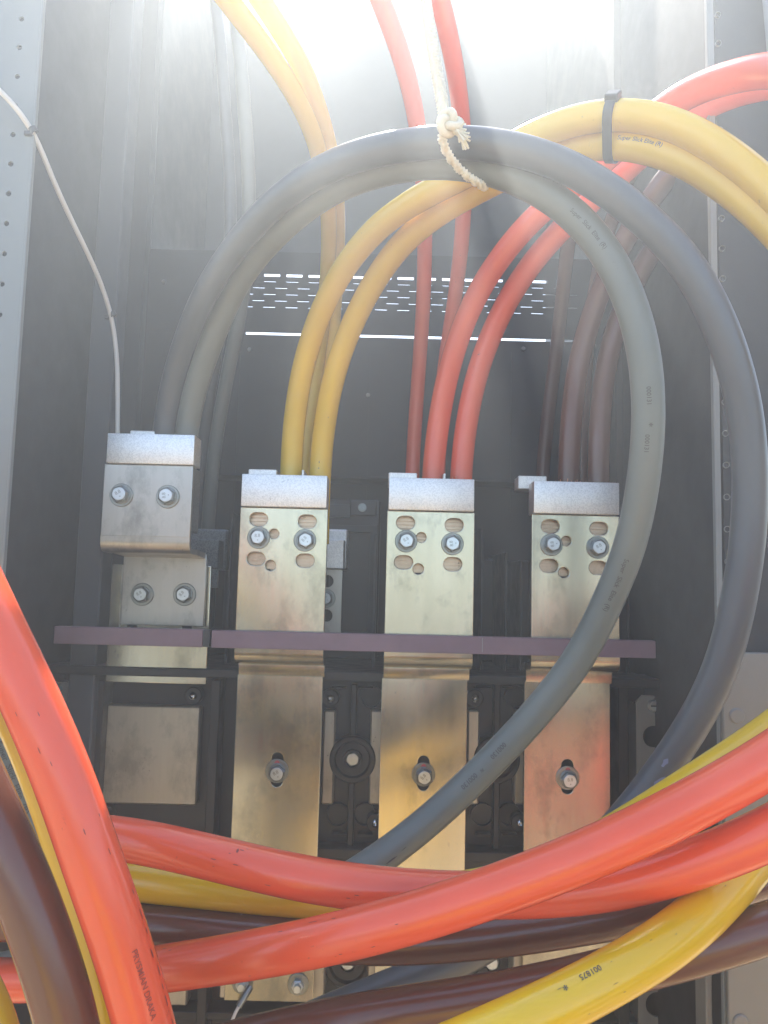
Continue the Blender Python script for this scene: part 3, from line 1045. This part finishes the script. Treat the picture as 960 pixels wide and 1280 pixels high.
cable('BC1', 'brown_cable', 'brown', [foot(fx(711, 603)), (711, 601, YT), (713, 540, .735), (722, 460, .735), (741, 390, .73), (770, 320, .72), (812, 250, .70), (870, 180, .67), (950, 100, .63), (1050, 20, .60)],
      'brown cable with bare copper ends showing on the right busbar', B_UP, strands=(18, 'copper'))
cable('BC2', 'brown_cable', 'brown', [foot(fx(748, 604)), (748, 602, YT), (749, 540, .737), (757, 460, .742), (775, 395, .742), (805, 330, .735), (850, 265, .72), (910, 200, .69), (990, 130, .65), (1080, 60, .62)],
      'brown cable on the right busbar, right one of its pair', B_UP)
# thin cables of the second row
T_UP = 'thinner cables that run down to the second row of terminals'
d2 = 0.0165
cable('YB1', 'yellow_cable', 'yellow', [(215, -90, .50), (262, -30, .52), (300, 20, .545), (345, 80, .58), (385, 150, .63), (404, 215, .69), (411, 275, .75), (410, 330, .80), (404, 400, .85), (393, 480, .87), (380, 560, .872), (376, 660, .87)],
      'thin yellow cable entering from above, left one of two', T_UP, d2)
cable('YB2', 'yellow_cable', 'yellow', [(262, -90, .52), (306, -30, .54), (340, 20, .565), (376, 80, .60), (402, 150, .65), (417, 215, .71), (422, 275, .77), (421, 330, .82), (417, 400, .86), (411, 480, .875), (404, 560, .877), (402, 660, .875)],
      'thin yellow cable entering from above, right one of two', T_UP, d2)
cable('RB1', 'red_cable', 'red', [(440, -90, .54), (468, -20, .57), (495, 50, .61), (515, 120, .66), (527, 200, .72), (531, 290, .79), (529, 380, .84), (523, 470, .87), (517, 560, .88), (513, 660, .88)],
      'thin red cable hanging left of the thick red pair', T_UP, d2)
cable('RB2', 'red_cable', 'red', [(520, -90, .54), (545, -20, .57), (562, 50, .61), (574, 120, .66), (580, 200, .72), (578, 290, .78), (569, 370, .83), (558, 440, .86), (550, 520, .875), (547, 640, .88)],
      'thin red cable that passes behind the thick red pair', T_UP, d2)
cable('GB1', 'grey_cable', 'grey', [(285, -60, .78), (297, 40, .78), (305, 130, .78), (311, 230, .785), (309, 320, .79), (298, 400, .80), (284, 470, .83), (270, 550, .85), (261, 640, .86), (258, 700, .865)],
      'thin grey cable behind the grey loops, right one of two', T_UP, 0.0150)
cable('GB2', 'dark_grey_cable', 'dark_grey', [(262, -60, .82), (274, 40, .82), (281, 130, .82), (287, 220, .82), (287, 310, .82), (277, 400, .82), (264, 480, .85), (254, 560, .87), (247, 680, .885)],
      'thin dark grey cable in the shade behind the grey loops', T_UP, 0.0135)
cable('KB1', 'brown_cable', 'brown', [(752, 150, .72), (727, 210, .76), (712, 290, .82), (703, 370, .86), (694, 450, .885), (685, 520, .89), (678, 600, .895), (675, 700, .895)],
      'thin dark brown cable behind the right busbar clamp', T_UP, 0.0165)
cable('KB2', 'brown_cable', 'brown', [(815, 168, .75), (778, 238, .80), (752, 320, .85), (738, 400, .875), (731, 480, .885), (728, 560, .89), (727, 680, .892)],
      'thin dark brown cable half hidden between the brown pair', T_UP, 0.0165)

# the bundle across the foot of the picture
F_G = 'thick cables crossing in front of the housing'
cable('R1', 'red_cable', 'red', arch(0)[::-1] + [(-130, 480, .36), (-75, 620, .33), (-28, 735, .312), (22, 840, .302), (82, 977, .298), (116, 1080, .298), (149, 1170, .30), (174, 1255, .303), (193, 1330, .306), (212, 1430, .31)] + fall(-.075, .31),
      'thick red cable sweeping down the left edge, nearest the lens', F_G)
cable('Y1', 'yellow_cable', 'yellow', arch(-1)[::-1] + [(-130, 640, .40), (-58, 745, .37), (5, 850, .355), (47, 940, .348), (80, 1030, .345), (108, 1120, .344), (129, 1205, .344), (147, 1280, .345), (165, 1380, .348)] + fall(-.115, .35),
      'yellow cable half hidden under the thick red cable at left edge', F_G)
cable('GL', 'grey_cable', 'grey', arch(-2)[::-1] + [(-140, 700, .46), (-80, 790, .43), (-30, 870, .41), (6, 945, .40), (36, 1025, .395), (62, 1105, .392), (82, 1180, .39), (103, 1260, .39), (125, 1360, .39)] + fall(-.15, .40),
      'grey cable squeezed between yellow and brown cables at left edge', F_G)
cable('BL', 'brown_cable', 'brown', arch(1)[::-1] + [(-150, 700, .36), (-95, 830, .33), (-50, 930, .312), (-8, 1025, .302), (28, 1105, .30), (56, 1180, .30), (80, 1260, .30), (100, 1350, .303)] + fall(-.125, .27),
      'thick brown cable at the lower left edge', F_G)
cable('R2', 'red_cable', 'red', drop(-1, 0)[::-1] + [(-80, 1075, .43), (20, 1050, .425), (90, 1043, .418), (150, 1047, .41), (250, 1068, .405), (340, 1090, .40), (430, 1107, .398), (520, 1116, .397), (610, 1119, .394), (700, 1117, .385), (790, 1103, .372), (880, 1076, .358), (960, 1043, .345), (1050, 995, .335), (1150, 930, .33)] + shift(ADDED_COIL_R, 0.002, .004, -.031),
      'red cable rising to the right edge, lower and farther of the two', F_G)
cable('R3', 'red_cable', 'red', drop(-1, 1, .90)[::-1] + [(-120, 1228, .455), (0, 1226, .44), (100, 1222, .423), (200, 1211, .402), (300, 1196, .384), (400, 1177, .370), (500, 1152, .362), (600, 1120, .357), (700, 1083, .352), (800, 1039, .348), (880, 998, .345), (960, 952, .342), (1050, 890, .34), (1150, 810, .34)] + ADDED_COIL_R,
      'red cable rising to the right edge with a bright streak, front one', F_G)
cable('Y2', 'yellow_cable', 'yellow', drop(-1, -1, .95)[::-1] + [(-60, 1105, .44), (60, 1094, .44), (150, 1098, .44), (250, 1109, .44), (350, 1119, .438), (440, 1125, .436), (530, 1122, .434), (620, 1109, .432), (710, 1077, .43), (800, 1026, .425), (880, 974, .42), (960, 922, .415), (1050, 850, .41), (1120, 800, .41)] + drop(1, 0, .98, .40),
      'yellow cable behind the crossing red pair above the brown ones', F_G)
cable('B2', 'brown_cable', 'brown', drop(-1, -2, .97)[::-1] + [(-60, 1150, .44), (60, 1150, .438), (180, 1156, .436), (300, 1168, .434), (400, 1177, .43), (500, 1179, .428), (600, 1172, .425), (700, 1158, .42), (790, 1142, .415), (870, 1124, .43), (960, 1096, .45), (1060, 1070, .46)] + drop(1, 2, .90, .36),
      'brown cable under the crossing red pair, upper of two brown ones', F_G)
cable('B3', 'brown_cable', 'brown', [(200, 1330, .41), (300, 1304, .405), (400, 1281, .40), (500, 1264, .395), (600, 1250, .39), (700, 1231, .385), (800, 1207, .380), (880, 1186, .375), (960, 1160, .370), (1060, 1140, .37)] + drop(1, 4, .85, .34),
      'brown cable under the front yellow one at the lower right', F_G)
cable('Y4', 'yellow_cable', 'yellow', [V((.62, .30, .012)), V((.58, .36, .4)), V((.50, .42, .85)), V((.40, .46, 1.08)), (1110, 850, .46), (1060, 915, .445), (1010, 985, .425), (960, 1050, .402), (903, 1118, .372), (840, 1175, .352), (770, 1218, .34), (690, 1260, .332), (600, 1300, .328), (500, 1345, .32), (400, 1400, .30)] + [V((-.05, .20, .90)), V((-.12, .0, .84)), V((-.20, -.22, .74)), V((-.28, -.38, .45)), V((-.33, -.45, .1)), V((-.35, -.55, .012))],
      'thick yellow cable curving down at the lower right, in front', F_G)
cable('YL', 'yellow_cable', 'yellow', arch(2)[::-1] + [(-120, 1130, .37), (-70, 1180, .355), (-28, 1240, .345), (-6, 1300, .34), (10, 1400, .34)] + fall(-.21, .33),
      'yellow cable that only just enters at the bottom left corner', F_G)

def along_cable(key, at):
    path = CABLES[key][0]
    best, s0, acc = 1e9, 0, 0.0
    for i, p in enumerate(path):
        if i:
            acc += (p - path[i - 1]).length
        q = p - CAM
        k = q.dot(_d)
        if k > 0:
            e = (480 + F * q.dot(_r) / k - at[0]) ** 2 + (640 - F * q.dot(_u) / k - at[1]) ** 2
            if e < best:
                best, s0 = e, acc
    return s0


def scuff(key, at, marks, mname):
    """Rubbed dark nicks on the sheath. marks: (along, round in radians, length, width) in metres."""
    path, d, o = CABLES[key]
    s0 = along_cable(key, at)
    cum = [0.0]
    for a, b in zip(path, path[1:]):
        cum.append(cum[-1] + (b - a).length)
    mb = MB()
    for (da, ang, ln, wd) in marks:
        ring = []
        for i in range(10):
            q = 2 * pi * i / 10
            ring.append((da + cos(q) * ln / 2 * random.uniform(.55, 1.1), ang + sin(q) * wd / d * random.uniform(.5, 1.2)))
        out = []
        for (ss, aa) in [(da, ang)] + ring:
            t_ = max(0, min(cum[-1] - 1e-6, s0 + ss))
            i = 0
            while cum[i + 1] < t_:
                i += 1
            f_ = (t_ - cum[i]) / (cum[i + 1] - cum[i])
            p = path[i].lerp(path[i + 1], f_)
            T = (path[min(len(path) - 1, i + 2)] - path[max(0, i - 1)]).normalized()
            n = CAM - p
            n = (n - T * n.dot(T)).normalized()
            out.append(p + (n * cos(aa) + n.cross(T) * sin(aa)) * (d / 2 + 0.00015))
        mb.add(out, [(0, 1 + i, 1 + (i + 1) % 10) for i in range(10)])
    return tag(obj('scuff', mb, M[mname], o), kind='stuff')


rnd = random.uniform
scuff('R1', (160, 1195), [(x_, 1.02 + rnd(-.08, .08), rnd(.002, .006), rnd(.0005, .0011)) for x_ in (-.024, -.015, -.009, -.001, .006, .012, .017, .026)], 'scuff_red')
scuff('R1', (90, 990), [(rnd(-.05, .05), rnd(-1, 1), rnd(.001, .003), .0004) for _ in range(7)], 'scuff_red')
scuff('R3', (420, 1172), [(rnd(-.10, .10), rnd(-.9, .9), rnd(.001, .004), .0004) for _ in range(12)], 'scuff_red')
scuff('R2', (298, 1062), [(0, .55, .0012, .003), (.002, .62, .003, .0006)] + [(rnd(-.05, .08), rnd(-.9, .9), rnd(.001, .004), .0004) for _ in range(8)], 'scuff_red')
scuff('YC2', (392, 575), [(.0, .15, .004, .0007), (-.006, .15, .0016, .0012), (.045, -.2, .002, .0005)], 'tie')
scuff('YC1', (385, 430), [(rnd(-.03, .03), -1.05 + rnd(-.1, .1), rnd(.001, .003), .0005) for _ in range(9)], 'tie')
scuff('Y4', (800, 1195), [(rnd(-.06, .06), rnd(-.8, .8), rnd(.001, .003), .0004) for _ in range(9)], 'scuff_yellow')
scuff('G1', (480, 1060), [(.0, .5, .012, .0012), (.006, .62, .006, .0008), (-.012, .4, .005, .0006)], 'tie')
# pale tape remains on the dark grey cable
scuff('G2', (795, 1000), [(-.02, .35, .016, .006), (.004, .45, .022, .007), (.024, .2, .012, .005), (-.034, -.1, .008, .003)], 'tape')

# lettering on the sheaths
print_on('G1', 'Super  Slick  Elite  (R)', 0.0042, (735, 288), 0.15)
print_on('G1', '000131', 0.0040, (808, 500), 0.05)
print_on('G1', '*', 0.006, (808, 533), 0.05)
print_on('G1', '000131', 0.0040, (807, 556), -0.02)
print_on('G1', 'Super  Slick  Elite  (R)', 0.0044, (764, 722), 0.10)
print_on('G1', '000130', 0.0048, (622, 931), -0.15)
print_on('G1', '*', 0.0065, (601, 954), -0.12)
print_on('G1', '000130', 0.0048, (583, 970), -0.1)
print_on('YC2', 'Super Slick Elite (R)', 0.0041, (806, 183), 0.42)
print_on('GL', 'Super  Slick  Elite  (R)', 0.0042, (22, 975), 0.0)
print_on('Y4', '001875', 0.0034, (742, 1236), -0.45)
print_on('Y4', '*', 0.0048, (708, 1258), -0.45)
print_on('Y4', '\u00ae', 0.0070, (927, 1096), 0.1)
print_on('R1', 'PRYSMIAN DRAKA', 0.0031, (143, 1224), 0.32, 'ink_red', 0.0)

# ------------------------------------------------------------------ tie, rope, wires


def ring_tie(keys, at, w_, label, name='cable_tie'):
    """A flat nylon tie pulled round two cables."""
    cs = []
    for k in keys:
        path, d, o = CABLES[k]
        best = None
        for i, p in enumerate(path):
            q = p - CAM
            kk = q.dot(_d)
            if kk <= 0:
                continue
            u, v = 480 + F * q.dot(_r) / kk, 640 - F * q.dot(_u) / kk
            e = (u - at[0]) ** 2
            if v < at[1] + 80 and (best is None or e < best[0]) and v > at[1] - 80:
                best = (e, p, (path[min(i + 1, len(path) - 1)] - path[i - 1]).normalized(), d)
        cs.append(best[1:])
    T = sum((c[1] for c in cs), V()).normalized()
    a = cs[0][0]
    b = cs[1][0]
    ax = (b - a)
    ax = (ax - T * ax.dot(T))
    L = ax.length
    ax.normalize()
    n = T.cross(ax)
    mid0 = a + T * (b - a).dot(T) * 0.5
    r = cs[0][2] / 2 + 0.0007
    loop = []
    for i in range(13):
        q = pi / 2 + pi * i / 12
        loop.append(mid0 + ax * (r * cos(q)) + n * (r * sin(q)))
    for i in range(13):
        q = -pi / 2 + pi * i / 12
        loop.append(mid0 + ax * (L + r * cos(q)) + n * (r * sin(q)))
    m = len(loop)
    c = sum(loop, V()) / m
    vs_, fs_ = [], []
    for p in loop:
        o_ = (p - c).normalized() * 0.0012
        vs_ += [p - T * w_ / 2, p + T * w_ / 2, p + T * w_ / 2 + o_, p - T * w_ / 2 + o_]
    for i in range(m):
        j = (i + 1) % m
        for k in range(4):
            l = (k + 1) % 4
            fs_.append((4 * i + k, 4 * i + l, 4 * j + l, 4 * j + k))
    t = thing(name, label, 'cable tie', c)
    obj('band', MB().add(vs_, fs_), M['tie'], t)
    top = a - ax * (r + 0.001) + T * (b - a).dot(T) * 0.5
    hd = MB().box(-0.0048, 0.0048, -0.0045, 0.0045, -0.0030, 0.0028, 0.0008)
    mt = Matrix((T, n, ax)).transposed()
    hd.v = [mt @ v + top for v in hd.v]
    obj('tie_head', hd, M['tie'], t)
    return t


ring_tie(('YC1', 'YC2'), (765, 160), 0.0068, 'black nylon cable tie round the two yellow cables at top right')

# rope: hangs from above, knotted, and looped round the two grey cables
RP = thing('rope', 'cream braided rope tied round the grey loops and hanging from above', 'rope', P(560, 190, .45))


def braid(pts, r, name, strands=3, turn=90.0):
    path = spline([P(*p) for p in pts], step=0.0025, smooth=4)
    fr = frames(path)
    b = MB()
    for s_ in range(strands):
        line = []
        for i, (p, t, a, c) in enumerate(fr):
            q = 2 * pi * s_ / strands + i * 0.0025 * turn * 3.2
            line.append(p + (a * cos(q) + c * sin(q)) * r * 0.52)
        b.tube(line, r * 0.60, 8)
    return obj(name, b, M['rope'], RP, angle=60)


braid([(512, -120, .47), (528, -20, .468), (541, 60, .463), (550, 110, .458), (556, 146, .452)], 0.0040, 'hanging_rope', 3, 260)
pth, dd, _o = CABLES['G2']
loop_pts = [(556, 148, .452), (552, 166, .455), (556, 185, .465), (568, 204, .478), (584, 220, .487), (598, 229, .497), (606, 233, .52), (600, 222, .545), (590, 190, .545), (578, 158, .53), (566, 150, .50), (560, 150, .47)]
braid(loop_pts, 0.0030, 'rope_loop', 3, 330)
kb = MB()
kc = P(561, 155, .450)
kn = []
for i in range(60):
    q = 2 * pi * i / 60 * 2
    kn.append(kc + V(((0.0045 + 0.0022 * cos(q * 1.5)) * cos(q), 0.003 * sin(q * 1.5) - .001, (0.0045 + 0.0022 * cos(q * 1.5)) * sin(q))))
kb.tube(kn + [kn[0]], 0.0026, 8)
obj('rope_knot', kb, M['rope'], RP, angle=60)
fb = MB()
e0, e1 = P(565, 156, .449), P(578, 170, .447)
for i in range(26):
    j = V((random.uniform(-1, 1), random.uniform(-1, 1), random.uniform(-1, 1))) * 0.0034
    j2 = V((random.uniform(-1, 1), random.uniform(-1, 1), random.uniform(-1, 1))) * 0.0052
    fb.tube([e0 + j * .4, (e0 + e1) / 2 + j * .7, e1 + j2 + (e1 - e0) * random.uniform(-.3, .25)], 0.0007, 5)
obj('frayed_end', fb, M['rope'], RP, angle=60)

# white wire down the left side
wpts = [V((-.50, .50, 1.30)), V((-.43, .53, 1.47)), (-60, 70, .56), (0, 113, .57), (25, 137, .58), (43, 165, .59), (62, 215, .61), (82, 260, .635), (104, 305, .66), (125, 350, .69), (139, 393, .71), (145, 430, .72), (147, 470, .722), (147, 520, .722), (147, 575, .722)]
WT = cable('W', 'white_wire', 'wire', wpts, 'thin off white wire curving down the left side to the stepped terminal', None, 0.0042, 'wire', M['wire'])
for (u, v, Y) in ((42, 163, .589), (141, 393, .710)):
    c = P(u, v, Y)
    tb = MB().lathe([(0.0018, -0.0022), (0.0034, -0.0022), (0.0034, 0.0022), (0.0018, 0.0022), (0.0018, -0.0022)], c, axis=(0.5, 0.15, -0.8), n=16)
    tb.box(c.x - 0.0075, c.x - 0.001, c.y - 0.0015, c.y + 0.0015, c.z - 0.0045, c.z - 0.0005, 0.0006)
    obj('small_tie', tb, M['tie'], WT)
# sense wire from the nut at the foot of the left slotted busbar
c = P(313, 1236, YLW - 0.01)
sw = cable('S', 'sense_wire', 'wire', [(313, 1234, YLW - 0.010), (308, 1243, YLW - 0.016), (299, 1256, YLW - 0.02), (290, 1274, YLW - 0.022), (284, 1300, YLW - 0.02), (280, 1350, YLW)],
           'short pale wire with a grey lug on a nut below the crossing red cables', None, 0.0030, 'wire', M['wire'], smooth=3)
pw = CABLES['S'][0]
obj('wire_lug', MB().tube(pw[:4], 0.0030, 12), M['washer'], sw)

# ------------------------------------------------------------------ haze volume added to stand in for the veil of lens flare
hz = MB().box(-3.4, 3.4, -3.8, 2.8, -1.1, 2.40)
hm = bpy.data.materials.new('haze')
hm.use_nodes = True
ht = hm.node_tree
ht.nodes.clear()
pv = ht.nodes.new('ShaderNodeVolumePrincipled')
pv.inputs['Color'].default_value = (0.83, 0.915, 1.0, 1)
pv.inputs['Density'].default_value = HAZE_DENSITY
pv.inputs['Anisotropy'].default_value = HAZE_ANISO
om = ht.nodes.new('ShaderNodeOutputMaterial')
ht.links.new(pv.outputs[0], om.inputs['Volume'])
ho = obj('haze', hz, hm)
tag(ho, kind='stuff')
